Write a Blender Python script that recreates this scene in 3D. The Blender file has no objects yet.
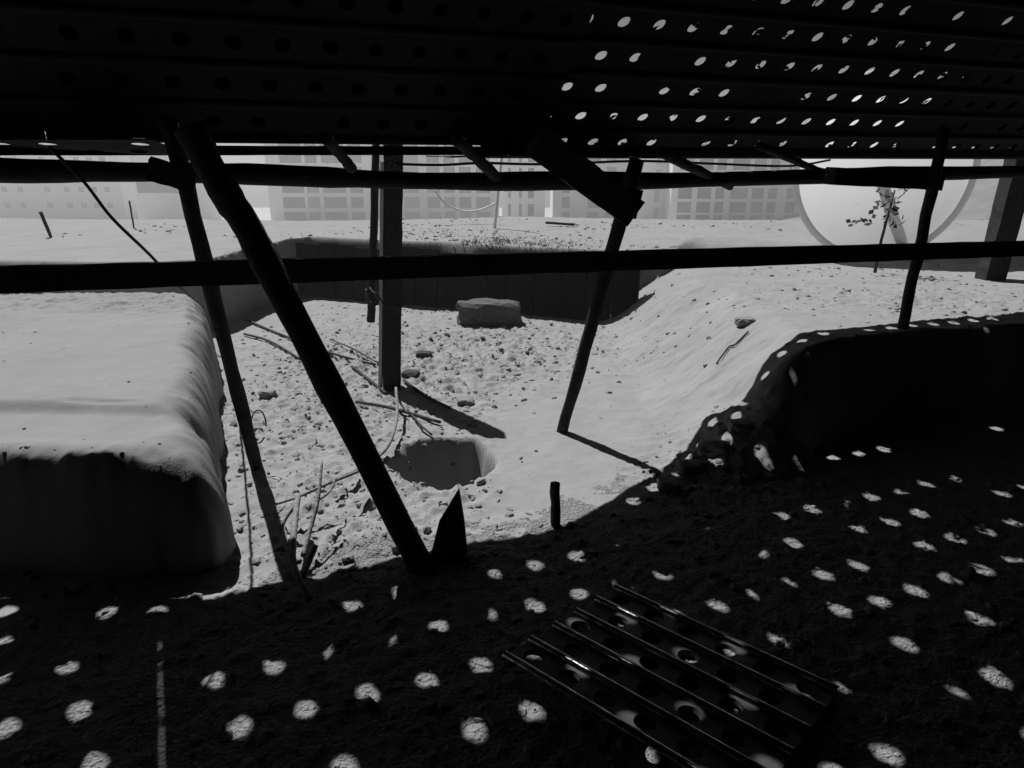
import bpy, bmesh, math, random
import numpy as np
from mathutils import Vector, Matrix

R = math.radians
scene = bpy.context.scene
col = scene.collection

# ------------------------------------------------------------------ camera, sky, sun, exposure
CAM = Vector((0.0, 0.0, 1.15))
PITCH = R(17.6)
FPX = 700.0
cam_data = bpy.data.cameras.new('camera')
cam_data.sensor_width = 36.0
cam_data.lens = 36.0 * FPX / 1024.0
cam_data.clip_start = 0.02
cam_data.clip_end = 5000
cam = bpy.data.objects.new('camera', cam_data)
cam.location = CAM
cam.rotation_euler = (R(90) - PITCH, 0, 0)
col.objects.link(cam)
scene.camera = cam

SUN_AZ, SUN_EL = R(-35), R(55)          # clockwise from straight ahead, so left of the view
TO_SUN = Vector((math.sin(SUN_AZ) * math.cos(SUN_EL), math.cos(SUN_AZ) * math.cos(SUN_EL), math.sin(SUN_EL)))
world = bpy.data.worlds.new('World')
scene.world = world
world.use_nodes = True
wt = world.node_tree
bg = wt.nodes['Background']
sky = wt.nodes.new('ShaderNodeTexSky')
sky.sky_type = 'NISHITA'
sky.sun_disc = False
sky.sun_elevation = SUN_EL
sky.sun_rotation = SUN_AZ
sky.air_density = 0.26
sky.dust_density = 0.2
bw = wt.nodes.new('ShaderNodeRGBToBW')   # the photograph is black and white
wt.links.new(sky.outputs[0], bw.inputs[0])
wt.links.new(bw.outputs[0], bg.inputs[0])
bg.inputs[1].default_value = 0.05

sun_data = bpy.data.lights.new('sun', 'SUN')
sun_data.energy = 5.0
sun_data.angle = R(0.5)
sun_data.color = (1.0, 0.99, 0.985)
sun = bpy.data.objects.new('sun', sun_data)
sun.rotation_euler = TO_SUN.to_track_quat('Z', 'Y').to_euler()
sun.location = (-4, 6, 9)
col.objects.link(sun)

vs = scene.view_settings
vs.view_transform = 'Standard'
vs.look = 'None'
vs.gamma = 1.0
vs.use_curve_mapping = False
vs.exposure = 0.30
scene.cycles.max_bounces = 6
scene.cycles.diffuse_bounces = 1
scene.cycles.volume_bounces = 0
scene.cycles.use_denoising = True

# ------------------------------------------------------------------ helpers
cp, sp_ = math.cos(PITCH), math.sin(PITCH)
UH = Vector((0.934, 0.357, 0)).normalized()      # along the eave
WH = Vector((-0.357, 0.934, 0)).normalized()     # away from the shelter
def ray(px, py):
    a, b = (px - 512) / FPX, -(py - 384) / FPX
    return Vector((a, cp + b * sp_, -sp_ + b * cp))
def at_w(px, py, w):                              # point on the vertical plane w metres out
    r = ray(px, py); return CAM + r * (w / r.dot(WH))
def at_z(px, py, z):
    r = ray(px, py); return CAM + r * ((z - CAM.z) / r.z)
def at_y(px, py, y):
    r = ray(px, py); return CAM + r * (y / r.y)
def uw(u, w, z):
    v = UH * u + WH * w; return Vector((v.x, v.y, z))

def hash2(ix, iy, seed):
    n = (ix * 374761393 + iy * 668265263 + seed * 1442695041) & 0x7fffffff
    n = ((n ^ (n >> 13)) * 1274126177) & 0x7fffffff
    n = n ^ (n >> 16)
    return (n & 0xffff) / 65535.0
def vnoise(x, y, seed=0):
    ix, iy = np.floor(x).astype(np.int64), np.floor(y).astype(np.int64)
    fx, fy = x - ix, y - iy
    fx, fy = fx * fx * (3 - 2 * fx), fy * fy * (3 - 2 * fy)
    a, b = hash2(ix, iy, seed), hash2(ix + 1, iy, seed)
    c, d = hash2(ix, iy + 1, seed), hash2(ix + 1, iy + 1, seed)
    return (a * (1 - fx) + b * fx) * (1 - fy) + (c * (1 - fx) + d * fx) * fy - 0.5
def fbm(x, y, f, seed=0, octs=4, gain=0.5):
    s, a = 0.0, 1.0
    for k in range(octs):
        s = s + a * vnoise(x * f + 13.7 * k, y * f + 7.1 * k, seed + k)
        f *= 2.03; a *= gain
    return s
def sst(e0, e1, x):
    t = np.clip((x - e0) / (e1 - e0), 0, 1); return t * t * (3 - 2 * t)

MATS = {}
def mat(name, grey, rough=0.9, metal=0.0, var=0.25, scale=12.0, bump=0.0, bump_scale=80.0, spec=0.3, translucent=0.0, coords='Object'):
    m = bpy.data.materials.new(name); m.use_nodes = True
    nt = m.node_tree; b = nt.nodes['Principled BSDF']
    b.inputs['Roughness'].default_value = rough
    b.inputs['Metallic'].default_value = metal
    b.inputs['Specular IOR Level'].default_value = spec
    tc = nt.nodes.new('ShaderNodeTexCoord')
    nz = nt.nodes.new('ShaderNodeTexNoise'); nz.inputs['Scale'].default_value = scale
    nz.inputs['Detail'].default_value = 6; nz.inputs['Roughness'].default_value = 0.65
    nt.links.new(tc.outputs[coords], nz.inputs['Vector'])
    rp = nt.nodes.new('ShaderNodeValToRGB')
    lo, hi = grey * (1 - var), grey * (1 + var)
    rp.color_ramp.elements[0].position = 0.3; rp.color_ramp.elements[0].color = (lo, lo, lo, 1)
    rp.color_ramp.elements[1].position = 0.7; rp.color_ramp.elements[1].color = (hi, hi, hi, 1)
    nt.links.new(nz.outputs['Fac'], rp.inputs[0])
    nt.links.new(rp.outputs[0], b.inputs['Base Color'])
    if bump:
        n2 = nt.nodes.new('ShaderNodeTexNoise'); n2.inputs['Scale'].default_value = bump_scale
        n2.inputs['Detail'].default_value = 4
        nt.links.new(tc.outputs[coords], n2.inputs['Vector'])
        bp = nt.nodes.new('ShaderNodeBump'); bp.inputs['Strength'].default_value = bump
        bp.inputs['Distance'].default_value = 0.01 if bump < 0.9 else 0.02
        nt.links.new(n2.outputs['Fac'], bp.inputs['Height'])
        nt.links.new(bp.outputs[0], b.inputs['Normal'])
    if translucent:
        tr = nt.nodes.new('ShaderNodeBsdfTranslucent'); tr.inputs[0].default_value = (0.8, 0.8, 0.8, 1)
        mx = nt.nodes.new('ShaderNodeMixShader'); mx.inputs[0].default_value = translucent
        nt.links.new(b.outputs[0], mx.inputs[1]); nt.links.new(tr.outputs[0], mx.inputs[2])
        nt.links.new(mx.outputs[0], nt.nodes['Material Output'].inputs[0])
    MATS[name] = m
    return m
SOIL = mat('dry_soil', 0.25, var=0.10, scale=5, bump=0.35, bump_scale=160, spec=0.1)
SMOOTH = mat('smoothed_mud', 0.225, var=0.07, scale=4, bump=0.15, bump_scale=120, spec=0.1)
BOUNCE_GROUND = mat('unseen_bounce_ground', 0.45, var=0.15, scale=0.6, spec=0.1)  # unseen ground kept extra pale to bounce sun onto the far buildings
COARSE = mat('coarse_gritty_soil', 0.22, var=0.2, scale=30, bump=1.0, bump_scale=95, spec=0.1)
STONE = mat('pale_stone', 0.22, var=0.2, scale=20, bump=0.5, bump_scale=60, spec=0.1)
STONED = mat('grey_block_stone', 0.10, var=0.25, scale=18, bump=0.6, bump_scale=50, spec=0.1)
WOOD = mat('weathered_dark_wood', 0.03, var=0.4, scale=25, bump=0.6, bump_scale=90, spec=0.15)
WOODP = mat('weathered_pale_wood', 0.10, var=0.35, scale=25, bump=0.6, bump_scale=90, spec=0.15)
LIT_EDGE = mat('lit_post_edge', 0.45, var=0.2, scale=25, spec=0.15)  # pale tone painted for the sunlit edge of the squared post
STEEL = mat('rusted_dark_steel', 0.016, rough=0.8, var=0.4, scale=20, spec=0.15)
SHINY = mat('rubbed_bare_steel', 0.32, rough=0.16, metal=1.0, var=0.9, scale=30, bump=0.1, bump_scale=40)
DUSTY = mat('dusty_dark_steel', 0.04, rough=0.6, metal=0.1, var=0.6, scale=14, bump=0.15, bump_scale=50)
SHADE_BLACK = mat('far_wall_shade', 0.012, var=0.4, scale=15, bump=0.4, spec=0.1)  # black colour stands in for shade on the far pit wall
TARP = mat('black_tarpaulin', 0.02, rough=0.8, var=0.3, scale=4, spec=0.1)
LEAF = mat('dry_leaf', 0.06, var=0.4, scale=8, spec=0.1)
CABLE = mat('black_rubber', 0.02, rough=0.6, var=0.2)
ROOT = mat('pale_root_bark', 0.22, var=0.25, scale=40, bump=0.6, bump_scale=120, spec=0.1)
ROOTD = mat('dark_root_bark', 0.06, var=0.3, scale=40, bump=0.6, bump_scale=120, spec=0.1)
PLASTER = mat('pale_plaster', 0.85, var=0.05, scale=0.25, spec=0.1)
PLASTERG = mat('grey_plaster', 0.5, var=0.1, scale=0.25, spec=0.1)
PANE = mat('hazy_window', 0.08, rough=0.5, var=0.3, scale=0.4, spec=0.2)
PANES = [PANE, mat('hazy_window_with_blind', 0.2, rough=0.5, var=0.3, scale=0.4), mat('hazy_window_open', 0.03, rough=0.4, var=0.3, scale=0.4), PANE]
PANED = mat('dark_window', 0.12, rough=0.4, var=0.3, scale=0.4, spec=0.2)
WHITEM = mat('white_painted_metal', 0.75, rough=0.5, var=0.05, spec=0.2)
FIBRE = mat('white_fibreglass', 0.8, rough=0.6, var=0.03, scale=1.5, translucent=0.6)
RIM = mat('grey_rim', 0.7, rough=0.5, var=0.1, translucent=0.5)
GREEN = mat('foliage', 0.06, var=0.4, scale=6, spec=0.1)
HILLM = mat('stony_hillside', 0.17, var=0.35, scale=0.35, spec=0.05)

def tag(o, label=None, cat=None, group=None, kind=None):
    if label: o['label'] = label
    if cat: o['category'] = cat
    if group: o['group'] = group
    if kind: o['kind'] = kind
    return o
def mesh_obj(name, verts, faces, m, parent=None, smooth=False):
    me = bpy.data.meshes.new(name)
    me.from_pydata([tuple(v) for v in verts], [], faces)
    me.materials.append(m)
    if smooth:
        me.polygons.foreach_set('use_smooth', [True] * len(me.polygons))
    me.update()
    o = bpy.data.objects.new(name, me); col.objects.link(o)
    if parent: o.parent = parent
    return o
def empty(name, loc=(0, 0, 0)):
    o = bpy.data.objects.new(name, None); o.location = loc; o.empty_display_size = 0.1
    col.objects.link(o); return o
class MB:
    def __init__(s): s.v = []; s.f = []
    def box(s, c, hx, hy, hz, M=None):
        n = len(s.v)
        for dz in (-1, 1):
            for dy in (-1, 1):
                for dx in (-1, 1):
                    p = Vector((dx * hx, dy * hy, dz * hz))
                    if M is not None: p = M @ p
                    s.v.append(Vector(c) + p)
        s.f += [tuple(n + k for k in q) for q in ((0, 2, 3, 1), (4, 5, 7, 6), (0, 1, 5, 4), (2, 6, 7, 3), (0, 4, 6, 2), (1, 3, 7, 5))]
        return s
    def tube(s, pts, rad, seg=10, cap=True, wob=0.0, rng=None):
        pts = [Vector(p) for p in pts]; n0 = len(s.v); n = len(pts)
        rad = rad if isinstance(rad, (list, tuple)) else [rad] * n
        prev = None
        for i, p in enumerate(pts):
            d = (pts[min(i + 1, n - 1)] - pts[max(i - 1, 0)]).normalized()
            if prev is None:
                a = d.cross(Vector((0.13, 0.2, 0.97)))
                if a.length < 0.1: a = d.cross(Vector((1, 0, 0)))
            else: a = prev - d * prev.dot(d)
            a.normalize(); prev = a; b = d.cross(a)
            for k in range(seg):
                t = 2 * math.pi * k / seg
                r = rad[i] * (1 + (rng.uniform(-wob, wob) if rng else 0))
                s.v.append(p + (a * math.cos(t) + b * math.sin(t)) * r)
        for i in range(n - 1):
            for k in range(seg):
                q = n0 + i * seg; k2 = (k + 1) % seg
                s.f.append((q + k, q + k2, q + seg + k2, q + seg + k))
        if cap:
            s.f.append(tuple(n0 + k for k in reversed(range(seg))))
            s.f.append(tuple(n0 + (n - 1) * seg + k for k in range(seg)))
        return s
    def build(s, name, m, parent=None, smooth=False): return mesh_obj(name, s.v, s.f, m, parent, smooth)
def pole_pts(a, b, n=14, sag=0.0, wob=0.004, rng=None, bend=None):
    a, b = Vector(a), Vector(b); out = []
    for i in range(n + 1):
        t = i / n
        p = a.lerp(b, t) + Vector((0, 0, -4 * sag * t * (1 - t)))
        if bend: p += Vector(bend) * 4 * t * (1 - t)
        if rng: p += Vector((rng.uniform(-wob, wob), rng.uniform(-wob, wob), rng.uniform(-wob, wob)))
        out.append(p)
    return out
def pole(name, a, b, r0, r1, m, label, cat, group=None, seed=1, sag=0.0, bend=None, wob=0.002, seg=12, n=14):
    rng = random.Random(seed)
    pts = pole_pts(a, b, n, sag, wob, rng, bend)
    rad = [(r0 + (r1 - r0) * i / n) * (1 + rng.uniform(-0.06, 0.06)) for i in range(n + 1)]
    o = MB().tube(pts, rad, seg, True, 0.07, rng).build(name, m, None, True)
    return tag(o, label, cat, group)
def spline(pts, n=8):
    pts = [Vector(p) for p in pts]; out = []
    for i in range(len(pts) - 1):
        p0, p1, p2, p3 = pts[max(i - 1, 0)], pts[i], pts[i + 1], pts[min(i + 2, len(pts) - 1)]
        for k in range(n):
            t = k / n
            out.append(0.5 * ((2 * p1) + (p2 - p0) * t + (2 * p0 - 5 * p1 + 4 * p2 - p3) * t * t + (3 * p1 - p0 - 3 * p2 + p3) * t ** 3))
    out.append(pts[-1]); return out

# ------------------------------------------------------------------ the ground
def base_height(x, y):
    """smooth excavation: pit floor at 0, balk right, far bank, ground beyond"""
    w = -0.357 * x + 0.934 * y
    z = 0.02 * fbm(x, y, 1.1, 5, 3)
    # right-hand balk: gentle slope on its left, steep cut in front
    edge = 0.10 * fbm(x, y, 1.7, 21, 3)
    e2 = 0.06 * fbm(x, y, 3.1, 41, 3)
    fr = 2.12 - 0.30 * (1 - sst(0.95, 1.45, x))
    ba = sst(0.62, 1.36, x + edge) * sst(0.0, 1.0, (w + e2 - fr) / (0.18 + 0.25 * (1 - sst(0.95, 1.45, x))))
    balk = 0.40 * ba + 0.02 * ba * fbm(x, y, 1.3, 31, 3)
    # far bank
    yw = 5.62 - 0.42 * x
    yw = yw + (4.78 - yw) * (1 - sst(-2.22, -1.86, x + 0.08 * fbm(x, y, 2.0, 57, 2))) + 0.16 * fbm(x, y, 1.2, 51, 3)
    far = 0.50 * sst(0.0, 1.0, (y - yw) / (0.16 + 1.6 * sst(1.1, 1.8, x)))
    z = np.maximum(z + balk, z * 0.3 + far + 0.02 * fbm(x, y, 0.8, 61, 3) * (far > 0.01))
    z + 0.10 * (1 - sst(-0.45, 0.15, x)) * (1 - sst(1.70, 2.10, w + e2))
    # the dug hole in the floor
    hx, hy = (x + 0.275) / 0.215, (y - 2.60) / 0.24
    d = np.sqrt(hx * hx + hy * hy) + 0.40 * fbm(x, y, 3.6, 71, 3, 0.5)
    lo = 0.72 - 0.6 * (1 - sst(-0.9, 0.1, hx))
    z = z - 0.38 * (1 - sst(0.0, 1.0, (d - lo) / (1.06 - lo)))
    # plateau drops away beyond its edge
    ed = y - (8.6 + 0.6 * fbm(x, y, 0.35, 81, 2))
    z = np.where(ed > 0, z - 0.55 * ed * np.clip(ed, 0, 1), z)
    return z
def rough_mask(x, y):
    """1 where the soil is rubbly, 0 where it is trodden smooth"""
    def blob(cx, cy, rx, ry): return np.exp(-(((x - cx) / rx) ** 2 + ((y - cy) / ry) ** 2))
    m = 0.20 + 0.3 * fbm(x, y, 2.2, 221, 3) + blob(-0.9, 3.6, 0.7, 1.3) + 0.8 * blob(-0.1, 4.4, 0.8, 0.9) + 1.3 * blob(-0.45, 2.05, 0.4, 0.4) + 0.4 * blob(-0.28, 2.6, 0.3, 0.3) + 0.9 * blob(0.75, 2.45, 0.45, 0.3)
    m = m - 0.9 * blob(0.22, 2.7, 0.30, 0.6) - 0.4 * blob(0.9, 3.6, 0.5, 0.6) + 0.35 * blob(2.2, 3.9, 1.6, 0.35)
    w = -0.357 * x + 0.934 * y
    m = np.where(w < 2.0, m * (0.35 + 0.65 * sst(1.75, 2.0, w)) + 0.18 * (1 - sst(1.75, 2.0, w)), m)
    return np.clip(m, 0.05, 1.3)
def detail(x, y):
    r = rough_mask(x, y)
    c = fbm(x, y, 14, 91, 4, 0.6)
    g = np.maximum(0, fbm(x, y, 34, 101, 2, 0.5) - 0.05)
    f = np.where(y < 3.2, fbm(x, y, 42, 191, 2, 0.7), 0.0)
    st = np.exp(-((x - 1.0) / 0.35) ** 2) * (y > 2.3) * (y < 4.8)
    sl = st * (0.018 * np.maximum(0, fbm(x * 0.5 + y * 0.35, y - x * 0.3, 17, 211, 4, 0.65)) + 0.012 * fbm(x, y, 7, 215, 4, 0.6))
    return sl + np.where(-0.357 * x + 0.934 * y < 1.9, 0.007, 0.0025) * f + r * (0.017 * c + 0.04 * g) + 0.004 * fbm(x, y, 9, 111, 3)
def ground_z(x, y):
    X, Y = np.array([float(x)]), np.array([float(y)])
    return float((base_height(X, Y) + detail(X, Y))[0])
def grid_mesh(name, xs, ys, zf, m, smooth=False, z=None):
    X, Y = np.meshgrid(xs, ys)
    Z = zf(X, Y)
    nx, ny = len(xs), len(ys)
    co = np.stack([X, Y, Z], -1).reshape(-1, 3)
    i = np.arange(nx * ny).reshape(ny, nx)
    f = np.stack([i[:-1, :-1], i[:-1, 1:], i[1:, 1:], i[1:, :-1]], -1).reshape(-1, 4)
    me = bpy.data.meshes.new(name)
    me.vertices.add(len(co)); me.vertices.foreach_set('co', co.astype(np.float32).ravel())
    me.loops.add(f.size); me.loops.foreach_set('vertex_index', f.ravel().astype(np.int32))
    me.polygons.add(len(f)); me.polygons.foreach_set('loop_start', np.arange(0, f.size, 4, dtype=np.int32))
    me.polygons.foreach_set('use_smooth', np.full(len(f), smooth))
    me.update(calc_edges=True); me.validate()
    me.materials.append(m)
    o = bpy.data.objects.new(name, me); col.objects.link(o); return o

def spaced(segs):
    out = [segs[0][0]]
    for a, b, st in segs:
        n = max(1, int(round((b - a) / st)))
        out += list(np.linspace(a, b, n + 1)[1:])
    return np.array(out)
gx = spaced([(-9, -2.2, 0.12), (-2.2, 2.9, 0.012), (2.9, 4.6, 0.04), (4.6, 12, 0.15)])
gy = spaced([(-5, 0.7, 0.1), (0.7, 4.2, 0.011), (4.2, 6.6, 0.016), (6.6, 10.5, 0.05), (10.5, 26, 0.5)])
ground = grid_mesh('ground', gx, gy, lambda X, Y: np.maximum(base_height(X, Y) + detail(X, Y), -9.2), SOIL, True)
ground.data.materials.append(COARSE)
_n = len(ground.data.polygons); _c = np.zeros(_n * 3, np.float32); ground.data.polygons.foreach_get('center', _c); _c = _c.reshape(-1, 3)
_w = -0.357 * _c[:, 0] + 0.934 * _c[:, 1] + 0.25 * fbm(_c[:, 0], _c[:, 1], 5, 201, 4, 0.7)
ground.data.polygons.foreach_set('material_index', ((_w < 1.95) & (_c[:, 1] < 4)).astype(np.int32))
tag(ground, kind='structure')
far_s = np.concatenate([-np.geomspace(168, 8, 16), [0], np.geomspace(8, 168, 16)])
far = grid_mesh('unseen_far_ground', far_s, far_s, lambda X, Y: np.full_like(X, -9.0), BOUNCE_GROUND); tag(far, kind='structure')
def hill_z(X, Y):
    return -9.3 + 16 * np.exp(-((X - 72) / 26) ** 2 - ((Y - 85) / 30) ** 2) + 1.2 * fbm(X, Y, 0.11, 7, 5, 0.6)
hill = grid_mesh('hill', np.linspace(25, 150, 110), np.linspace(40, 150, 90), hill_z, HILLM, True)
tag(hill, kind='structure')

# the rounded earth block at the left
def block_z(X, Y):
    w = -0.357 * X + 0.934 * Y
    right = -0.86 - 0.43 * (Y - 1.85) + 0.06 * fbm(X, Y, 2.0, 121, 3) + 0.022 * fbm(X, Y, 9.0, 125, 3, 0.6)
    front = 1.80 + 0.035 * fbm(X, Y, 2.3, 131, 3)
    h_ = 0.05
    d = -h_ * np.log(np.exp(-np.clip(right - X, -1, 2) / h_) + np.exp(-np.clip(Y - front, -1, 2) / h_) + np.exp(-np.clip(4.35 + 0.1 * fbm(X, Y, 2, 141, 2) - Y, -1, 2) / h_))
    k = np.clip((d + 0.02) / 0.17, 0, 1)
    z = 0.385 * np.sqrt(np.clip(1 - (1 - k) ** 2.6, 0, 1))
    step = 2.16 + 0.04 * np.sin(X * 3.0) + 0.02 * fbm(X, Y, 3, 151, 3)
    z = z - 0.028 * (1 - sst(-0.035, 0.035, Y - step)) * k
    crack = np.exp(-((Y - step - 0.035) / 0.008) ** 2) * sst(-0.1, 0.25, vnoise(X * 3, X * 0, 161) + 0.1) * sst(0.15, 0.3, right - X)
    z = z - 0.014 * crack * k
    edge = (1 - k) * 0.9 + 0.06 + 0.8 * np.exp(-((Y - 4.0) / 0.4) ** 2)
    z = z + edge * (0.022 * fbm(X, Y, 18, 171, 4, 0.65)) + 0.0015 * fbm(X, Y, 40, 175, 2) + 0.008 * fbm(X, Y, 3.0, 181, 3)
    return np.where(d < -0.02, -0.25, z)
block = grid_mesh('earth_block', np.arange(-3.4, -0.6, 0.012), np.arange(1.7, 4.6, 0.012), block_z, SMOOTH, True)
tag(block, 'smooth rounded earth block with a cracked lip filling the left of the pit', 'earth block')

# gravel: far too many pieces to count
rng = np.random.default_rng(4)
def ico():
    t = (1 + 5 ** 0.5) / 2
    v = np.array([(-1, t, 0), (1, t, 0), (-1, -t, 0), (1, -t, 0), (0, -1, t), (0, 1, t), (0, -1, -t), (0, 1, -t), (t, 0, -1), (t, 0, 1), (-t, 0, -1), (-t, 0, 1)], float)
    v /= np.linalg.norm(v[0])
    f = np.array([(0, 11, 5), (0, 5, 1), (0, 1, 7), (0, 7, 10), (0, 10, 11), (1, 5, 9), (5, 11, 4), (11, 10, 2), (10, 7, 6), (7, 1, 8), (3, 9, 4), (3, 4, 2), (3, 2, 6), (3, 6, 8), (3, 8, 9), (4, 9, 5), (2, 4, 11), (6, 2, 10), (8, 6, 7), (9, 8, 1)])
    return v, f
IV, IF = ico()
N = 15000
px_, py_ = rng.uniform(-2.0, 3.4, N * 3), 0.8 + 5.0 * rng.uniform(0, 1, N * 3) ** 1.3
keep = rng.uniform(0, 1, N * 3) < rough_mask(px_, py_) ** 1.3 + 0.25 * (py_ < 2.2)
px_, py_ = px_[keep][:N], py_[keep][:N]
pz_ = base_height(px_, py_) + detail(px_, py_)
sz = 0.0025 + 0.016 * rng.uniform(0, 1, len(px_)) ** 6
# crumbs on the block, thickest along its back and lip, and on the open ground beyond
bx, by = rng.uniform(-2.4, -0.85, 3000), rng.uniform(1.85, 4.35, 3000)
bk = rng.uniform(0, 1, 3000) < 0.04 + 0.5 * np.exp(-((by - 4.15) / 0.3) ** 2) * (bx < -1.9) + 0.5 * np.exp(-((by - 1.88) / 0.06) ** 2)
bx, by = bx[bk], by[bk]; bz = block_z(bx, by); ok = bz > 0.25
qx, qy = rng.uniform(-6, 6, 2600), rng.uniform(5.0, 8.6, 2600)
qz = base_height(qx, qy) + detail(qx, qy); ok2 = (qz > 0.42) & (fbm(qx, qy, 0.9, 77, 3) > 0.12)
px_ = np.concatenate([px_, bx[ok], qx[ok2]]); py_ = np.concatenate([py_, by[ok], qy[ok2]]); pz_ = np.concatenate([pz_, bz[ok], qz[ok2]])
sz = np.concatenate([sz, 0.002 + 0.006 * rng.uniform(0, 1, ok.sum()) ** 2, 0.006 + 0.020 * rng.uniform(0, 1, ok2.sum()) ** 3])
V, F = [], []
for k in range(len(px_)):
    sc = sz[k] * np.array([rng.uniform(0.8, 1.5), rng.uniform(0.7, 1.2), rng.uniform(0.5, 1.0)])
    a = rng.uniform(0, 6.28); c, s = math.cos(a), math.sin(a)
    v = IV * (1 + rng.uniform(-0.2, 0.2, (12, 1))) * sc
    v = np.stack([v[:, 0] * c - v[:, 1] * s, v[:, 0] * s + v[:, 1] * c, v[:, 2]], -1) + (px_[k], py_[k], pz_[k] - sz[k] * 0.1)
    F.append(IF + 12 * k); V.append(v)
gr = mesh_obj('gravel', np.concatenate(V), [tuple(int(i) for i in q) for q in np.concatenate(F)], STONE)
tag(gr, 'loose gravel and soil crumbs over the pit floor and the ground beyond', kind='stuff')

# haze over the far town
hz = MB().box((0, 0, -0.3), 172, 172, 10.2).build('haze', SOIL)
hm = bpy.data.materials.new('pale_haze'); hm.use_nodes = True
hn = hm.node_tree; hn.nodes.remove(hn.nodes['Principled BSDF'])
pv = hn.nodes.new('ShaderNodeVolumePrincipled'); pv.inputs['Color'].default_value = (0.97, 0.97, 0.97, 1)
pv.inputs['Density'].default_value = 0.0042; pv.inputs['Anisotropy'].default_value = 0.3
hn.links.new(pv.outputs[0], hn.nodes['Material Output'].inputs['Volume'])
hz.data.materials.clear(); hz.data.materials.append(hm)
tag(hz, kind='stuff')

# ------------------------------------------------------------------ pierced steel planks
P = 0.135
def plank_mesh(name, n, rows, s, hole=0.027, shear=0.0, flange=0.012, rib=0.011, m=STEEL, blocked=0.0, seed=0, seg=16, P=P, shut=(), ribs=True):
    rng = random.Random(seed); v = []; f = []
    L = n * P
    for j in range(rows):
        off = (j * shear) % 1.0 * P
        if off > P / 2: off -= P
        y0, y1 = j * s, (j + 1) * s
        xs0 = max(0.0, off); cnt = n if abs(off) < 1e-6 else n - 1
        if off < 0: xs0 = P + off
        for (a, b) in ((0, xs0), (xs0 + cnt * P, L)):
            if b - a > 1e-4:
                q = len(v); v += [(a, y0, 0), (b, y0, 0), (b, y1, 0), (a, y1, 0)]; f.append((q, q + 1, q + 2, q + 3))
        for i in range(cnt):
            cx, cy = xs0 + (i + 0.5) * P, (y0 + y1) / 2
            if rng.random() < blocked or j in shut:  # hole plugged with mud
                q = len(v); v += [(cx - P / 2, y0, 0), (cx + P / 2, y0, 0), (cx + P / 2, y1, 0), (cx - P / 2, y1, 0)]; f.append((q, q + 1, q + 2, q + 3)); continue
            ca = math.atan2(s / 2, P / 2)
            ang = sorted([2 * math.pi * k / seg for k in range(seg)] + [ca, math.pi - ca, math.pi + ca, 2 * math.pi - ca])
            q = len(v); na = len(ang)
            for t in ang:
                c, sn = math.cos(t), math.sin(t)
                k = min(P / 2 / abs(c) if abs(c) > 1e-9 else 9, s / 2 / abs(sn) if abs(sn) > 1e-9 else 9)
                v.append((cx + c * k, cy + sn * k, 0))
            for t in ang: v.append((cx + hole * math.cos(t), cy + hole * math.sin(t), 0))
            for t in ang: v.append((cx + 0.9 * hole * math.cos(t), cy + 0.9 * hole * math.sin(t), -flange))
            for k in range(na):
                k2 = (k + 1) % na
                f.append((q + k, q + k2, q + na + k2, q + na + k))
                f.append((q + na + k, q + na + k2, q + 2 * na + k2, q + 2 * na + k))
    for j in range(rows + 1 if ribs else 0):       # raised ribs between the rows
        q = len(v); y = j * s
        for k in range(7):
            t = math.pi * k / 6
            for x in (0, L): v.append((x, y + rib * 1.3 * math.cos(t), 0.0015 + rib * math.sin(t)))
        for k in range(6): f.append((q + 2 * k, q + 2 * k + 1, q + 2 * k + 3, q + 2 * k + 2))
    me = bpy.data.meshes.new(name); me.from_pydata(v, [], f); me.materials.append(m); me.update()
    return me
ALPHA = R(42)
VUP = (-WH * math.cos(ALPHA) + Vector((0, 0, math.sin(ALPHA))))
NRM = UH.cross(VUP)
if NRM.z < 0: NRM = -NRM
def frame(origin, ux, vy):
    n = ux.cross(vy)
    M = Matrix((( ux.x, vy.x, n.x, origin.x), (ux.y, vy.y, n.y, origin.y), (ux.z, vy.z, n.z, origin.z), (0, 0, 0, 1)))
    return M
PG = 'pierced steel planks of the shelter roof'
def plank(me, M, label):
    o = bpy.data.objects.new('steel_plank', me); col.objects.link(o); o.matrix_world = M  # the added cover planks and added eave plank get this name too
    return tag(o, label, 'steel plank', PG)
ZE = 1.222
SL, SR = 0.15, 0.134
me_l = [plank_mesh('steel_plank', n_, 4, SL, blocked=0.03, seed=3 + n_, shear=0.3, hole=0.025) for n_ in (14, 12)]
me_l2 = [plank_mesh('added_cover_plank', n_, 4, SL, hole=0.033, seed=3, shear=0.3) for n_ in (14, 12)]  # second layer added along the sun line to hide sky in the holes
me_lip = [plank_mesh('added_cover_plank', n_, 1, SL * 0.3, hole=0.02, seed=3, shut=(0,)) for n_ in (14, 12)]
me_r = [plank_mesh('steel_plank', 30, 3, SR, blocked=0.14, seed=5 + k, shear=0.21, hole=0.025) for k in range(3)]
me_r2 = plank_mesh('added_cover_plank', 14, 3, SR, hole=0.029, seed=9, shear=0.21)
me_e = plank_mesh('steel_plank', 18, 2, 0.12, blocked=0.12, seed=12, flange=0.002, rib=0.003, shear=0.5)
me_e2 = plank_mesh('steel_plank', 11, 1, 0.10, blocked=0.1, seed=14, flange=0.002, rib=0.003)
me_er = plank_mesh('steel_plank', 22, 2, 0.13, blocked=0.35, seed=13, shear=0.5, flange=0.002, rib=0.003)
G = TO_SUN * 0.075
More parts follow.
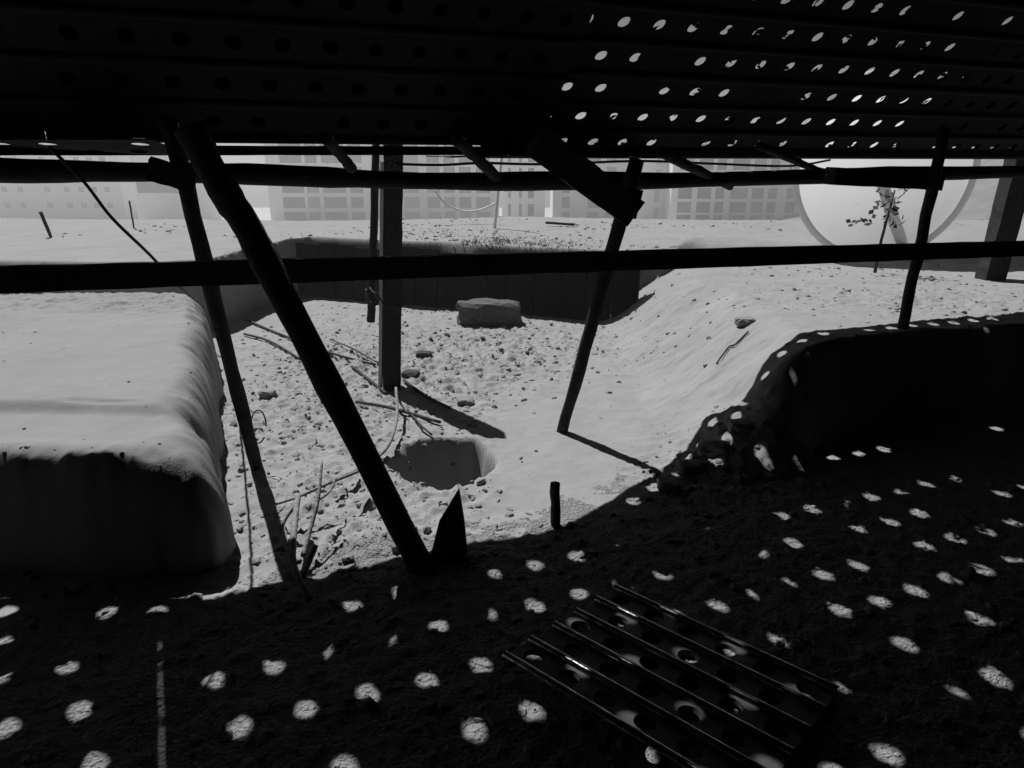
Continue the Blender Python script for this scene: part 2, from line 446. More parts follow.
for r in range(2):
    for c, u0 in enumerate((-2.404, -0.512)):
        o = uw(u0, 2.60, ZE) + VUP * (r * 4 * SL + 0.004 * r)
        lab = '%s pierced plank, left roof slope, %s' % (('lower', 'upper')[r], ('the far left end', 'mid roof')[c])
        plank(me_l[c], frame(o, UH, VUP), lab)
        if r == 0: plank(me_lip[c], frame(o + G - VUP * SL * 0.3, UH, VUP), 'unpierced strip added to hide sky along the bottom of the left roof slope, at ' + ('the far left end', 'mid roof')[c])
        plank(me_l2[c], frame(o + G, UH, VUP), 'cover plank added to hide sky over the ' + lab)
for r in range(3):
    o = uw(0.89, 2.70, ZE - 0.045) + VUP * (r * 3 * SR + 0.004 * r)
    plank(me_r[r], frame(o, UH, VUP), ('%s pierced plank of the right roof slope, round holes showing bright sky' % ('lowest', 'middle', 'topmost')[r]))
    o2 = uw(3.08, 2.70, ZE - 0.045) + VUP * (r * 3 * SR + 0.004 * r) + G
    plank(me_r2, frame(o2, UH, VUP), ('%s cover plank added to darken the right end of the roof' % ('lowest', 'middle', 'topmost')[r]))
EV = (WH * math.cos(R(9)) - Vector((0, 0, math.sin(R(9))))).normalized()
EX = Vector((0, math.cos(R(9)), -math.sin(R(9))))
plank(me_e, frame(Vector((-3.45, 2.105, ZE - 0.012)), Vector((1, 0, 0)), EX), 'gently sloping eave plank on the far left, jutting out over the earth block')
plank(me_e2, frame(uw(-0.38, 2.585, ZE + 0.006), UH, EV), 'narrow eave plank over the pit with a row of flat bright holes')
DX, DY = Vector((0.68, 0.733, 0)).normalized(), Vector((-0.733, 0.68, 0)).normalized()
plank(plank_mesh('steel_plank', 8, 3, 0.134, blocked=0.2, seed=19, flange=0.002, rib=0.003), frame(Vector((-0.02, 2.44, ZE - 0.055)), DX, DY), 'short skewed plank added at the eave to shade the middle of the pit')  # added caster, its edge turned to draw the slanting shadow on the floor
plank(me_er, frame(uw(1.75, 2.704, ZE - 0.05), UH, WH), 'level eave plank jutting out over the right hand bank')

# dry leaves caught on the slope
rl = random.Random(8); m_ = MB()
for k in range(1500):
    u, v = rl.uniform(1.35, 3.2), rl.uniform(0.02, 1.2)
    c = uw(u, 2.70, ZE - 0.045) + VUP * v + NRM * rl.uniform(0.008, 0.03)
    a = rl.uniform(0, 6.28); l = rl.uniform(0.012, 0.03); wd = l * rl.uniform(0.3, 0.55)
    d1 = (UH * math.cos(a) + VUP * math.sin(a) + NRM * rl.uniform(-0.3, 0.3)).normalized()
    d2 = d1.cross(NRM).normalized()
    q = len(m_.v)
    m_.v += [c - d1 * l, c - d2 * wd + NRM * 0.004, c + d1 * l, c + d2 * wd + NRM * 0.004]
    m_.f.append((q, q + 1, q + 2, q + 3))
tag(m_.build('dry_leaves', LEAF), 'dry leaves and twigs caught on the roof planks', kind='stuff')

# the rest of the shelter, plus unseen walls added to keep it dark
def sheet(name, corners, nx, ny, amp, m, label, cat):
    a, b, c, d = [Vector(q) for q in corners]; v = []; f = []
    n = (b - a).cross(d - a).normalized(); r_ = random.Random(len(label))
    for j in range(ny + 1):
        for i in range(nx + 1):
            s, t = i / nx, j / ny
            p = a.lerp(b, s).lerp(d.lerp(c, s), t)
            v.append(p + n * amp * (math.sin(s * 17 + t * 3) + r_.uniform(-0.6, 0.6)))
    for j in range(ny):
        for i in range(nx):
            q = j * (nx + 1) + i; f.append((q, q + 1, q + nx + 2, q + nx + 1))
    return tag(mesh_obj(name, v, f, m, None, True), label, cat)
sheet('tarpaulin', [uw(-3.2, 1.90, 2.05), uw(5.6, 1.90, 2.05), uw(5.6, -3.0, 1.95), uw(-3.2, -3.0, 1.95)], 40, 24, 0.012, TARP, 'black tarpaulin stretched flat over the back of the shelter', 'tarpaulin')
sheet('tarpaulin', [uw(-3.2, -3.0, 1.98), uw(5.6, -3.0, 1.98), uw(5.6, -3.05, -0.3), uw(-3.2, -3.05, -0.3)], 40, 12, 0.015, TARP, 'black tarpaulin hanging as the back wall of the shelter', 'tarpaulin')  # added out of view to keep the shelter dark
sheet('tarpaulin', [uw(-3.0, 1.6, 2.08), uw(-3.0, -3.0, 2.0), uw(-3.05, -3.0, -0.3), uw(-3.05, 1.6, -0.3)], 24, 12, 0.015, TARP, 'black tarpaulin closing the left end of the shelter', 'tarpaulin')  # added out of view to keep the shelter dark
sheet('tarpaulin', [uw(5.2, 2.0, 2.08), uw(5.2, -3.0, 2.0), uw(5.25, -3.0, -0.3), uw(5.25, 2.0, -0.3)], 24, 12, 0.015, TARP, 'black tarpaulin closing the right end of the shelter', 'tarpaulin')  # added out of view to keep the shelter dark

# ------------------------------------------------------------------ timber
RG = 'horizontal rails along the shelter edge'
o = MB()
rr = random.Random(2)
up = spline([at_w(x, y, 2.56) for x, y in ((-60, 170), (60, 171), (190, 173), (300, 176), (420, 181), (560, 181), (700, 180), (860, 175), (960, 173), (1090, 171))], 4)
tag(o.tube(up, [0.033 + 0.003 * math.sin(i * 0.7) for i in range(len(up))], 12, True, 0.06, rr).build('rail', WOOD, None, True), 'sagging round log rail running along just under the roof edge', 'rail', RG)
a, b = at_w(-80, 282, 2.30), at_w(1100, 246, 2.30)
m_ = MB(); rr = random.Random(3); d = (b - a).normalized(); up_ = Vector((0, 0, 1)); sd = d.cross(up_)
n = 40
for i in range(n + 1):
    c = a.lerp(b, i / n); h = 0.036 + rr.uniform(-0.0015, 0.0015); t = 0.014
    for (p, q) in ((-1, -1), (1, -1), (1, 1), (-1, 1)): m_.v.append(c + sd * t * p + up_ * h * q + sd * 0.002 * rr.uniform(-1, 1))
for i in range(n):
    for k in range(4): m_.f.append((4 * i + k, 4 * i + (k + 1) % 4, 4 * i + 4 + (k + 1) % 4, 4 * i + 4 + k))
m_.f += [(3, 2, 1, 0), (4 * n, 4 * n + 1, 4 * n + 2, 4 * n + 3)]
tag(m_.build('rail', WOOD), 'straight squared board rail crossing the whole pit at mid height', 'rail', RG)

PO = 'posts holding up the shelter'
f1 = at_z(258, 472, -0.02)
pole('post', f1, at_w(168, 118, 2.34), 0.024, 0.026, WOOD, 'slanting round post beside the earth block, a wire loop round its foot', 'post', PO, 11)
# brace
bt = at_w(212, 168, 2.20); bf = at_z(425, 575, -0.02)
rr = random.Random(5)
pts = spline([at_w(190, 128, 2.28), at_w(222, 188, 2.24), at_w(250, 232, 2.16), at_w(280, 290, 2.08), at_w(345, 415, 1.92), bf], 5)
tag(MB().tube(pts, [0.046 - 0.004 * abs(math.sin(i * 0.5)) - 0.006 * i / len(pts) for i in range(len(pts))], 12, True, 0.06, rr).build('brace', WOOD, None, True), 'thick crooked timber brace leaning from the left rail down to the floor', 'brace')
f2 = at_z(392, 393, -0.03); w2 = f2.dot(WH)
ct = empty('post', f2)
tag(ct, 'thick squared upright post planted in the middle of the pit floor', 'post', PO)
def beam_mesh(a, b, hx, hy, n, seed, taper=1.0):
    mb = MB(); r_ = random.Random(seed); a, b = Vector(a), Vector(b); d = (b - a).normalized()
    x = d.cross(Vector((0, 1, 0.01))).normalized(); y = x.cross(d)
    for i in range(n + 1):
        c = a.lerp(b, i / n); k = 1 + (taper - 1) * i / n
        for p, q in ((-1, -1), (1, -1), (1, 1), (-1, 1)):
            mb.v.append(c + x * hx * k * (p + r_.uniform(-0.05, 0.05)) + y * hy * k * (q + r_.uniform(-0.05, 0.05)))
    for i in range(n):
        for k in range(4): mb.f.append((4 * i + k, 4 * i + (k + 1) % 4, 4 * i + 4 + (k + 1) % 4, 4 * i + 4 + k))
    mb.f += [(3, 2, 1, 0), (4 * n, 4 * n + 1, 4 * n + 2, 4 * n + 3)]
    return mb
def local(mb, o): mb.v = [v - o.location for v in mb.v]; return mb
tp2 = at_w(394, 140, w2); 
rotm = Matrix.Rotation(R(6), 4, 'Z')
pm = beam_mesh(f2, tp2, 0.045, 0.04, 20, 4)
pm.v = [f2 + rotm @ (v - f2) for v in pm.v]
local(pm, ct).build('shaft', WOOD, ct)
bs = beam_mesh(f2 + Vector((-0.054, -0.03, 0.04)), tp2 + Vector((-0.056, -0.03, -0.1)), 0.008, 0.020, 14, 41)
bs.v = [v for v in bs.v]
local(bs, ct).build('lit_edge_strip', LIT_EDGE, ct)  # pale strip stands in for sunlight on the post's left edge
wire = [f2 + Vector((math.cos(t) * 0.095 - 0.01, math.sin(t) * 0.085, 0.50 + 0.05 * math.sin(t * 2) + 0.015 * (i % 3))) for i, t in enumerate(np.linspace(0, 4 * math.pi, 40))]
local(MB().tube(wire, 0.004, 6), ct).build('wire_binding', CABLE, ct, True)
pole('post', at_w(371, 322, w2 + 0.12), at_w(376, 140, w2 + 0.12), 0.022, 0.020, WOOD, 'thin round post standing close behind the thick squared one', 'post', PO, 13)
f3 = at_z(561, 435, -0.02)
pole('post', f3, at_w(637, 160, 2.36), 0.026, 0.028, WOOD, 'leaning round pole with its sawn foot standing on the bare pit floor', 'post', PO, 15)
f4 = at_w(902, 346, 2.36)
pole('post', f4 + Vector((-0.03, 0, -0.32)), at_w(945, 128, 2.36), 0.024, 0.025, WOOD, 'thin slanting post at the front lip of the right hand bank', 'post', PO, 17)
f5 = at_z(990, 277, 0.40)
w5 = f5.dot(WH)
mb = beam_mesh(f5 + Vector((0, 0, -0.06)), at_w(1026, 140, w5), 0.068, 0.06, 16, 6)
tag(mb.build('post', WOOD), 'thick leaning squared post standing on the right hand bank', 'post', PO)

# rafters and battens between eave and rail
RF = 'rafters under the roof edge'
for k, (x0, y0, x1, y1, w0, w1, r, lab) in enumerate([
        (455, 138, 506, 186, 2.30, 2.60, 0.020, 'thin rafter end slanting down past the rail near the middle'),
        (660, 152, 730, 186, 2.30, 2.66, 0.018, 'thin rafter end slanting down just right of the notched timber'),
        (760, 146, 836, 178, 2.34, 2.66, 0.016, 'thin rafter end slanting down right of the grid fronted building'),
        (325, 138, 352, 168, 2.30, 2.50, 0.018, 'short rafter end left of the thick squared post')]):
    pole('rafter', at_w(x0, y0, w0), at_w(x1, y1, w1), r, r, WOOD, lab, 'rafter', RF, 30 + k)
a, b = at_w(535, 140, 2.25), at_w(632, 212, 2.33)
nt_ = empty('notched_timber', a); tag(nt_, 'heavy slanting timber with a steel end plate bolted to the leaning pole', 'timber')
local(beam_mesh(a, b, 0.052, 0.030, 12, 8), nt_).build('shaft', WOOD, nt_)
c = at_w(631, 203, 2.30)
pl = MB(); pl.box(c, 0.032, 0.006, 0.052, Matrix.Rotation(R(12), 3, 'Y')); local(pl, nt_).build('end_plate', STEEL, nt_)
# eave batten and the big dark header on the right
tag(beam_mesh(at_w(-90, 150, 2.62), at_w(620, 151, 2.62), 0.015, 0.014, 30, 19).build('batten', WOOD), 'long batten under the left half of the roof edge', 'batten')
mb = beam_mesh(at_w(560, 153, 2.68), at_w(1090, 152, 2.68), 0.013, 0.014, 20, 9)
tag(mb.build('batten', WOOD), 'straight batten under the right half of the roof edge', 'batten')
mb = beam_mesh(at_w(830, 176, 2.40), at_w(938, 182, 2.40), 0.035, 0.030, 8, 10)
tag(mb.build('wood_block', WOOD), 'short dark block of wood hanging under the rail near the thin slanting post', 'wood block')
mb = beam_mesh(at_w(148, 168, 2.36), at_w(196, 182, 2.36), 0.030, 0.03, 6, 10)
tag(mb.build('wood_block', WOOD), 'short dark block of wood where the left post meets the rail', 'wood block')
wr = spline([at_w(x, y, 2.50) for x, y in ((395, 164), (440, 165), (480, 163), (520, 164), (560, 164), (640, 161), (720, 164), (790, 166), (830, 160))], 4)
tag(MB().tube(wr, 0.005, 6).build('wire', CABLE, None, True), 'thin sagging wire strung above the log rail', 'wire')
cb = spline([at_w(48, 146, 2.2), at_w(84, 182, 2.22), at_w(112, 218, 2.26), at_w(150, 255, 2.36), at_w(190, 296, 2.75), at_z(228, 324, 0.03)], 6)
tag(MB().tube(cb, 0.0045, 8).build('cable', CABLE, None, True), 'black cable hanging from the roof edge down behind the board rail', 'cable')
g0 = [(218, 300, 0.33)]
for k, pl_ in enumerate([((246, 318), (275, 330), (330, 352), (375, 362)), ((244, 332), (270, 340), (300, 356))]):
    pts = []
    for x, y in pl_:
        q = at_z(x, y, 0.03); pts.append(Vector((q.x, q.y, ground_z(q.x, q.y) + 0.012)))
    tag(MB().tube(spline(pts, 5), 0.008, 8).build('cable', CABLE, None, True), ('long black cable lying across the stony floor behind the brace', 'short black cable lying on the floor right of the slanting left post')[k], 'cable')
lp = [f1 + Vector((0.03 + 0.03 * math.cos(t), 0.02 * math.sin(t) - 0.02, 0.14 + 0.06 * (1 + math.sin(t)))) for t in np.linspace(0, 5.6, 22)]
tag(MB().tube(lp, 0.003, 6).build('wire_loop', CABLE, None, True), 'loop of wire hanging on the foot of the slanting left post', 'wire')

# near-black boards added to make the shaded far pit wall read dark
sh = empty('shade_boards', (0, 5.5, 0)); tag(sh, 'row of near-black boards added to darken the far pit side behind the rail', 'shade_boards')
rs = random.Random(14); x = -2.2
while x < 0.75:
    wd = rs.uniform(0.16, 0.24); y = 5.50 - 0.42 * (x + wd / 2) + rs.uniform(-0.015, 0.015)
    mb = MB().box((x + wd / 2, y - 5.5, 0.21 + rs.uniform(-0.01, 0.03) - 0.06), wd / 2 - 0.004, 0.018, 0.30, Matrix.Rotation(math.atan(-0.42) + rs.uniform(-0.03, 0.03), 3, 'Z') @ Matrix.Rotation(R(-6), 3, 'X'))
    mb.build('board', SHADE_BLACK, sh); x += wd * 0.93  # added board, its black stands in for shade

# ------------------------------------------------------------------ things on the pit floor
def rock(name, loc, sx, sy, sz, m, label, seed, cat='stone', flat=0.0):
    bm = bmesh.new(); bmesh.ops.create_icosphere(bm, subdivisions=3, radius=1.0)
    r_ = np.random.default_rng(seed); o3 = r_.uniform(0, 50, 3)
    for v in bm.verts:
        c = v.co
        # squared-off lump: push towards a box, then roughen
        mx = max(abs(c.x), abs(c.y), abs(c.z)); box = c / mx
        c = c.lerp(box, flat)
        n1 = float(fbm(np.array([c.x * 1.3 + o3[0] + c.z]), np.array([c.y * 1.3 + o3[1] - c.z]), 1.0, seed, 4)[0])
        v.co = Vector((c.x * sx, c.y * sy, c.z * sz)) * (1 + 0.32 * n1)
    me = bpy.data.meshes.new(name); bm.to_mesh(me); bm.free(); me.materials.append(m)
    o = bpy.data.objects.new(name, me); o.location = loc; o.rotation_euler = (0, 0, r_.uniform(-0.2, 0.2)); col.objects.link(o)
    return tag(o, label, cat)
q = at_z(489, 327, 0.0)
rock('stone_block', (q.x, q.y + 0.12, 0.075), 0.235, 0.12, 0.095, STONED, 'squared stone block lying on the pit floor below the board rail', 3, 'stone', 0.8)
for k, (x, y, s, lab) in enumerate([(424, 357, 0.05, 'small dark lump of stone left of the squared stone block'),
                                    (411, 377, 0.05, 'rough stone right of the thick squared post'),
                                    (465, 404, 0.045, 'flat lump of earth on the floor beyond the dug hole'),
                                    (268, 396, 0.045, 'flat stone beside the slanting left post'),
                                    (742, 352, 0.05, 'dark clod stuck on the slope of the right bank'),
                                    (712, 464, 0.065, 'large flat stone at the edge of the roof shadow on the right'),
                                    (690, 474, 0.05, 'rounded stone in front of the large flat stone at the shadow edge'),
                                    (738, 456, 0.055, 'flat stone tucked behind the others at the shadow edge'),
                                    (670, 489, 0.045, 'nearest stone of the heap at the shadow edge')]):
    q = at_z(x, y, 0.0 if k != 4 else 0.2); z = ground_z(q.x, q.y)
    rock('stone', (q.x, q.y, z + s * 0.2), s, s * 0.8, s * 0.45, STONE if k > 1 else ROOTD, lab, 20 + k, 'stone', 0.55)
# cut stake
q = at_z(556, 527, 0.0); z = ground_z(q.x, q.y)
pole('stake', (q.x, q.y, z - 0.05), (q.x - 0.005, q.y + 0.02, z + 0.15), 0.017, 0.016, WOODP, 'short sawn wooden stake standing in the pit floor near the shadow edge', 'stake', None, 41, n=6)
# dark pointed fin standing in for the cast shadow by the brace foot
q = at_z(446, 560, 0.0)
tipp = at_w(459, 489, q.dot(WH) - 0.02)
mb = MB(); 
b0, b1 = at_z(428, 566, -0.02), at_z(468, 562, -0.02)
mid = b0.lerp(tipp, 0.5) + Vector((-0.012, 0, 0.02)); mid2 = b1.lerp(tipp, 0.55) + Vector((0.004, 0, 0))
prof = [b0, mid, tipp, mid2, b1]; th = Vector((0, 0.012, 0)); nn = len(prof)
mb.v = [p - th for p in prof] + [p + th for p in prof]
mb.f = [tuple(range(nn)), tuple(reversed(range(nn, 2 * nn)))] + [(k, k + nn, (k + 1) % nn + nn, (k + 1) % nn) for k in range(nn)]
tag(mb.build('shadow_fin', WOOD), 'dark upright fin standing in for a pointed shadow by the foot of the brace', 'board')
# dug roots hanging at the near edge
def root(px, r0, r1, label, m, zs=None, seed=1, cat='root', lift=0.015):
    pts = []
    for i, (x, y) in enumerate(px):
        q = at_z(x, y, 0.0); z = ground_z(q.x, q.y) + lift if zs is None else zs[i]
        p = at_z(x, y, z); pts.append(p)
    pts = spline(pts, 6); n = len(pts); r_ = random.Random(seed)
    return tag(MB().tube(pts, [r0 + (r1 - r0) * i / (n - 1) for i in range(n)], 8, True, 0.08, r_).build('root', m, None, True), label, cat, 'bare roots at the near edge of the pit')
root([(322, 462), (318, 500), (310, 530), (303, 556)], 0.004, 0.008, 'thin straight root standing upright among the bare roots', ROOT, (0.22, 0.14, 0.08, 0.04), 1)
root([(362, 470), (325, 485), (298, 497), (270, 506)], 0.006, 0.004, 'long bare root reaching from the brace leftward', ROOT, (0.12, 0.11, 0.10, 0.08), 2)
root([(298, 495), (294, 530), (293, 560), (299, 580), (310, 600)], 0.009, 0.011, 'thickest pale root curving down to the near floor', ROOT, (0.12, 0.10, 0.07, 0.05, 0.02), 3)
root([(296, 505), (285, 520), (280, 540)], 0.007, 0.004, 'short root branching left of the thickest one', ROOT, (0.10, 0.07, 0.03), 4)
root([(316, 545), (310, 560), (303, 577)], 0.008, 0.009, 'short forked root stub right of the thickest one', ROOT, (0.08, 0.05, 0.03), 5)
root([(318, 500), (330, 491), (336, 478)], 0.005, 0.004, 'small curled root at the top of the tangle', ROOT, (0.12, 0.11, 0.13), 6)
TG = 'twigs lying about the pit'
for k, (px, m, lab) in enumerate([(((352, 366), (375, 384), (386, 392)), ROOTD, 'dark twig leaning against the left of the thick post'),
                                  (((356, 402), (390, 408), (440, 421)), ROOTD, 'long dark twig lying in front of the thick post'),
                                  (((404, 380), (425, 395), (450, 410)), ROOTD, 'dark twig lying right of the thick post')]):
    pts = []
    for x, y in px:
        q = at_z(x, y, 0.02); pts.append(Vector((q.x, q.y, ground_z(q.x, q.y) + 0.015)))
    tag(MB().tube(spline(pts, 5), 0.008, 7, True, 0.1, random.Random(k)).build('twig', m, None, True), lab, 'twig', TG)
for k, (px, lab) in enumerate([(((716, 368), (728, 353), (735, 350), (748, 336)), 'dark twig sticking out of the slope of the right bank'),
                               (((330, 342), (352, 352), (378, 366)), 'thin twig lying on the rubble left of the thick post'),
                               (((408, 412), (420, 428), (432, 440)), 'short twig pointing to the dug hole')]):
    pts = []
    for x, y in px:
        for zz in np.arange(0.5, -0.05, -0.01):            # walk down the line of sight to the soil
            q = at_z(x, y, float(zz))
            if ground_z(q.x, q.y) >= zz: break
        pts.append(Vector((q.x, q.y, ground_z(q.x, q.y) + 0.012)))
    tag(MB().tube(spline(pts, 5), 0.0045, 7, True, 0.25, random.Random(k)).build('twig', ROOTD, None, True), lab, 'twig', 'twigs lying about the pit')
hs = spline([at_z(396, 388, 0.12), at_z(397, 415, 0.08), at_z(391, 440, 0.05), at_z(380, 455, 0.03), at_z(355, 471, 0.05), at_z(330, 482, 0.06)], 6)
tag(MB().tube(hs, 0.007, 8).build('hose', ROOT, None, True), 'pale thin hose curving from the thick post down behind the brace', 'hose')

# loose shiny plank in the foreground
me_s = plank_mesh('loose_plank', 6, 5, 0.092, hole=0.026, shear=0.5, flange=0.012, rib=0.009, m=DUSTY, seed=3, seg=24, P=0.10, ribs=False)
A0, A1 = at_z(540, 585, 0.05), at_z(700, 665, 0.05)
dx = (A1 - A0); dx.z = 0; dx.normalize()
dy = Vector((-dx.y, dx.x, 0))
tilt = (dy * math.cos(R(6)) + Vector((0, 0, -math.sin(R(6))))).normalized()
org = at_z(505, 655, 0.06)
lo = bpy.data.objects.new('loose_plank', me_s); col.objects.link(lo); lo.matrix_world = frame(org, dx, tilt)
for j in range(6):
    rb = MB(); y = j * 0.092
    for k in range(9):
        t = math.pi * k / 8
        for x in (0.0, 0.6): rb.v.append(Vector((x, y + 0.010 * math.cos(t), 0.0015 + 0.010 * math.sin(t))))
    for k in range(8): rb.f.append((2 * k, 2 * k + 1, 2 * k + 3, 2 * k + 2))
    rb.build('rib', SHINY, lo, True)
tag(lo, 'loose shiny pierced steel plank with raised ribs lying in the foreground', 'steel plank')

# ------------------------------------------------------------------ beyond the pit
def building(name, x0, x1, ytop, Y, yaw, label, cols, rows_px, wmat, pmat, depth=9.0, win_h=0.72, frame_d=0.35, panes=1):
    """front from pixel x0 to x1 at distance Y; cols: list of (start, end) pixel columns of windows; rows_px: (top, bottom) pixel rows"""
    a, b = at_y(x0, 190, Y), at_y(x1, 190, Y)
    W = b.x - a.x; top = at_y((x0 + x1) / 2, ytop, Y).z; zb = -9.4
    o = empty(name, ((a.x + b.x) / 2, Y, zb)); tag(o, label, 'building')
    H = top - zb
    mb = MB(); mb.box((0, depth / 2 + frame_d, H / 2), W / 2 - 0.02, depth / 2, H / 2 - 0.02); mb.build('wall', wmat, o)
    # projecting face with real openings: piers and bands
    xs = [(at_y(c0, 190, Y).x - o.location.x, at_y(c1, 190, Y).x - o.location.x) for c0, c1 in cols]
    zs = [(at_y(512, r1, Y).z - zb, at_y(512, r0, Y).z - zb) for r0, r1 in rows_px]
    zs = sorted(z for z in zs if z[1] < H)
    fb = MB(); e = [-W / 2] + [v for c in xs for v in c] + [W / 2]
    for k in range(0, len(e), 2):
        if e[k + 1] - e[k] > 0.05: fb.box(((e[k] + e[k + 1]) / 2, frame_d / 2, H / 2), (e[k + 1] - e[k]) / 2, frame_d / 2, H / 2)
    ez = [0.0] + [v for z in zs for v in z] + [H]
    for k in range(0, len(ez), 2):
        for c0, c1 in xs:
            if ez[k + 1] > ez[k]: fb.box(((c0 + c1) / 2, frame_d / 2 + 0.03, (ez[k] + ez[k + 1]) / 2), (c1 - c0) / 2, frame_d / 2 - 0.03, (ez[k + 1] - ez[k]) / 2)
    fb.build('front_frame', wmat, o)
    for c0, c1 in xs:
        for z0, z1 in zs:
            pb = MB(); wd = (c1 - c0) / panes
            for q in range(panes):
                pb.box((c0 + wd * (q + 0.5), frame_d - 0.04, (z0 + z1) / 2), wd / 2 * (0.999 if panes == 1 else 0.7), 0.03, (z1 - z0) / 2)
            pb.build('window', pmat if pmat is not PANE else PANES[(int(c0 * 7) * 5 + int(z0 * 3) * 3) % 4], o)
    rb = MB(); rb.box((0, depth / 2, H + 0.25), W / 2 + 0.2, depth / 2 + 0.4, 0.25); rb.build('roof', wmat, o)
    o.rotation_euler = (0, 0, yaw)
    return o
rows = [(r, r + 11) for r in (138, 152, 167, 182, 197, 212, 227)]
building('apartment_building', -60, 122, 134, 135, 0.0, 'pale apartment block with small barred windows at the far left', [(c, c + 6) for c in (-34, -12, 1, 17, 44, 64, 78, 91, 104)], [(r, r + 5) for r in (142, 157, 172, 187, 203, 219)], PLASTER, PANED, panes=3)
building('low_building', 134, 196, 138, 120, 0.0, 'plain pale building with one grey upper band behind the left post', [(137, 183)], [(181, 193)], PLASTER, PANE)
building('apartment_building', 268, 372, 132, 125, 0.0, 'grid fronted building with wide and narrow windows left of the thick squared post', [(282, 304), (307, 319), (323, 346), (350, 363)], rows, PLASTER, PANE)
building('apartment_building', 374, 498, 134, 132, 0.0, 'grid fronted building with small even windows right of the thick squared post', [(377, 389), (404, 419), (427, 440), (444, 455), (459, 471), (476, 490)], rows, PLASTER, PANE)
building('apartment_building', 502, 545, 138, 118, 0.0, 'narrow pale building with slit windows above the low scrub', [(508, 511), (519, 522), (528, 534)], [(r, r + 12) for r in (150, 168, 186, 204)], PLASTER, PANE)
building('apartment_building', 553, 626, 136, 128, 0.0, 'pale building half hidden behind the slanting timber', [(562, 570), (588, 600), (606, 616)], rows, PLASTER, PANE)
building('low_building', 636, 668, 140, 122, 0.0, 'narrow plain pale building right of the leaning pole', [(655, 660)], [(r, r + 12) for r in (152, 170, 190, 208)], PLASTER, PLASTERG)
building('apartment_building', 672, 800, 133, 115, -0.05, 'grid fronted building with dark windows beside the big round dish', [(679, 693), (698, 712), (716, 725), (731, 748), (752, 764), (768, 777), (786, 796)], [(r, r + 11) for r in (144, 159, 173, 188, 202, 215)], PLASTER, PANE)

# big round dish
Yd = 5.9
c = at_y(886, 167, Yd); Rd = 0.705
ds = empty('round_dish', (c.x, c.y, 0.5)); tag(ds, 'huge white round dish with a grey rim standing behind the right end of the rail', 'dish')
v, f = [], []; nr, ns = 10, 64
for i in range(nr + 1):
    r = Rd * i / nr
    for k in range(ns):
        t = 2 * math.pi * k / ns
        v.append(Vector((r * math.cos(t), 0.12 * (1 - (i / nr) ** 2), c.z - 0.5 + r * math.sin(t))))
for i in range(nr):
    for k in range(ns):
        k2 = (k + 1) % ns; f.append((i * ns + k, i * ns + k2, (i + 1) * ns + k2, (i + 1) * ns + k))
mesh_obj('bowl', v, f, FIBRE, ds, True)
MB().tube([Vector(((Rd + 0.02) * math.cos(t), 0, c.z - 0.5 + (Rd + 0.02) * math.sin(t))) for t in np.linspace(0, 2 * math.pi, 65)], 0.028, 8, False).build('rim', RIM, ds, True)
sb = MB(); sb.tube([(0, 0.35, -0.1), (0, 0.35, c.z - 0.5)], 0.03, 10); sb.tube([(0, 0.35, c.z - 0.5), (0, 0.18, c.z - 0.5)], 0.05, 10); sb.build('stand', RIM, ds, True)

# small leafy plant in front of the dish
pb_ = at_y(877, 258, 5.0); pz = ground_z(pb_.x, pb_.y)
pt_ = empty('leafy_plant', (pb_.x, pb_.y, pz)); tag(pt_, 'small leafy plant on a thin stem in front of the round white dish', 'plant')
htop = at_y(884, 190, 5.0).z - pz
MB().tube([(0, 0, -0.03), (0.01, 0, htop * 0.4), (0.03, 0, htop * 0.7), (0.05, 0, htop)], [0.012, 0.01, 0.008, 0.005], 8).build('stem', GREEN, pt_, True)
rl = random.Random(6); lb = MB()
for k in range(70):
    c = Vector((0.04 + rl.gauss(0, 0.065), rl.gauss(0, 0.06), htop * rl.uniform(0.55, 1.05)))
    if k < 8: c = Vector((-0.10 - 0.02 * k, 0, htop * 0.62 + rl.uniform(-0.03, 0.03)))
    d1 = Vector((rl.uniform(-1, 1), rl.uniform(-1, 1), rl.uniform(-1, 0.6))).normalized(); d2 = d1.orthogonal().normalized()
    l, w = rl.uniform(0.02, 0.035), rl.uniform(0.012, 0.02); q = len(lb.v)
    lb.v += [c - d1 * l, c - d2 * w, c + d1 * l, c + d2 * w]; lb.f.append((q, q + 1, q + 2, q + 3))
lb.build('leaves', GREEN, pt_)

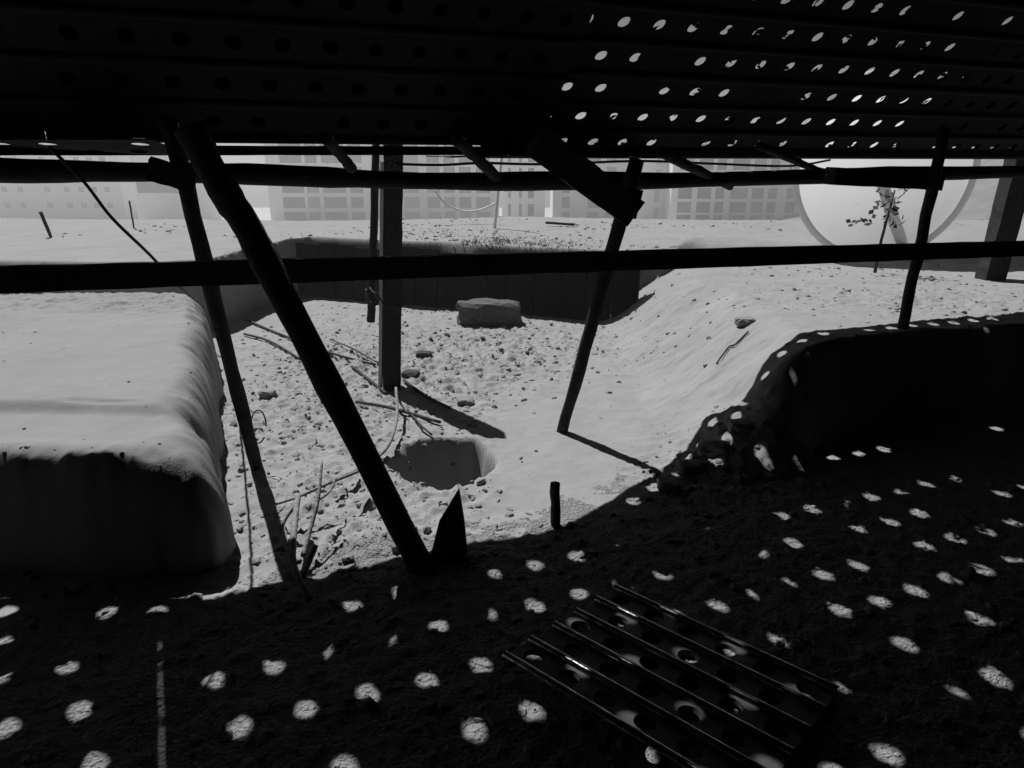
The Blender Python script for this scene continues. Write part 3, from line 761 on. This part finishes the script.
# small things on the ground beyond
def on_far(px, py): return at_z(px, py, 0.5)
q = on_far(52, 237); pole('peg', (q.x, q.y, 0.45), (q.x - 0.06, q.y, 0.72), 0.013, 0.016, WOOD, 'short dark peg leaning in the open ground at the left', 'peg', None, 51, n=5)
q = on_far(134, 229); pole('pole', (q.x, q.y, 0.45), (q.x, q.y, 0.78), 0.008, 0.008, WOOD, 'thin upright rod in the open ground right of the hanging cable', 'rod', None, 52, n=5)
q = on_far(494, 228); pole('pole', (q.x, q.y, 0.45), (q.x + 0.1, q.y, 1.35), 0.016, 0.014, WHITEM, 'white pole standing behind the low scrub', 'pole', None, 53, n=6)
q = on_far(560, 226)
bz = ground_z(q.x, q.y)
bm_ = beam_mesh((q.x - 0.15, q.y + 0.03, bz + 0.035), (q.x + 0.15, q.y - 0.03, bz + 0.02), 0.011, 0.03, 8, 23)
tag(bm_.build('board', WOOD), 'short dark board lying on the open ground below the slanting timber', 'board')
hc = spline([at_y(434, 190, 7.9), at_y(445, 203, 7.9), at_y(462, 211, 7.9), at_y(480, 210, 7.9), at_y(496, 203, 7.9)], 6)
tag(MB().tube(hc, 0.011, 8).build('cable', WHITEM, None, True), 'white cable hanging in a loop in front of the small even windows', 'cable')
rl = random.Random(9); gb = MB()
for k in range(9000):
    x = rl.gauss(485, 42); y = rl.uniform(226, 250)
    if rl.random() > (math.exp(-((y - 248) / 9) ** 2) + 0.25 * math.exp(-((x - 445) / 14) ** 2 - ((y - 230) / 5) ** 2)) * (0.25 + 1.5 * max(0, float(vnoise(np.array([x * 0.07]), np.array([y * 0.2]), 5)[0]) + 0.25)): continue
    q = on_far(x, y); z = ground_z(q.x, q.y); h = rl.uniform(0.008, 0.030)
    d = Vector((rl.uniform(-1, 1), rl.uniform(-1, 1), 0)) * 0.006; n_ = len(gb.v)
    p = Vector((q.x, q.y, z - 0.005))
    gb.v += [p - d, p + d, p + Vector((rl.uniform(-0.03, 0.03), rl.uniform(-0.03, 0.03), h))]; gb.f.append((n_, n_ + 1, n_ + 2))
tag(gb.build('low_scrub', GREEN), 'dark low scrub along the far lip of the pit', kind='stuff')
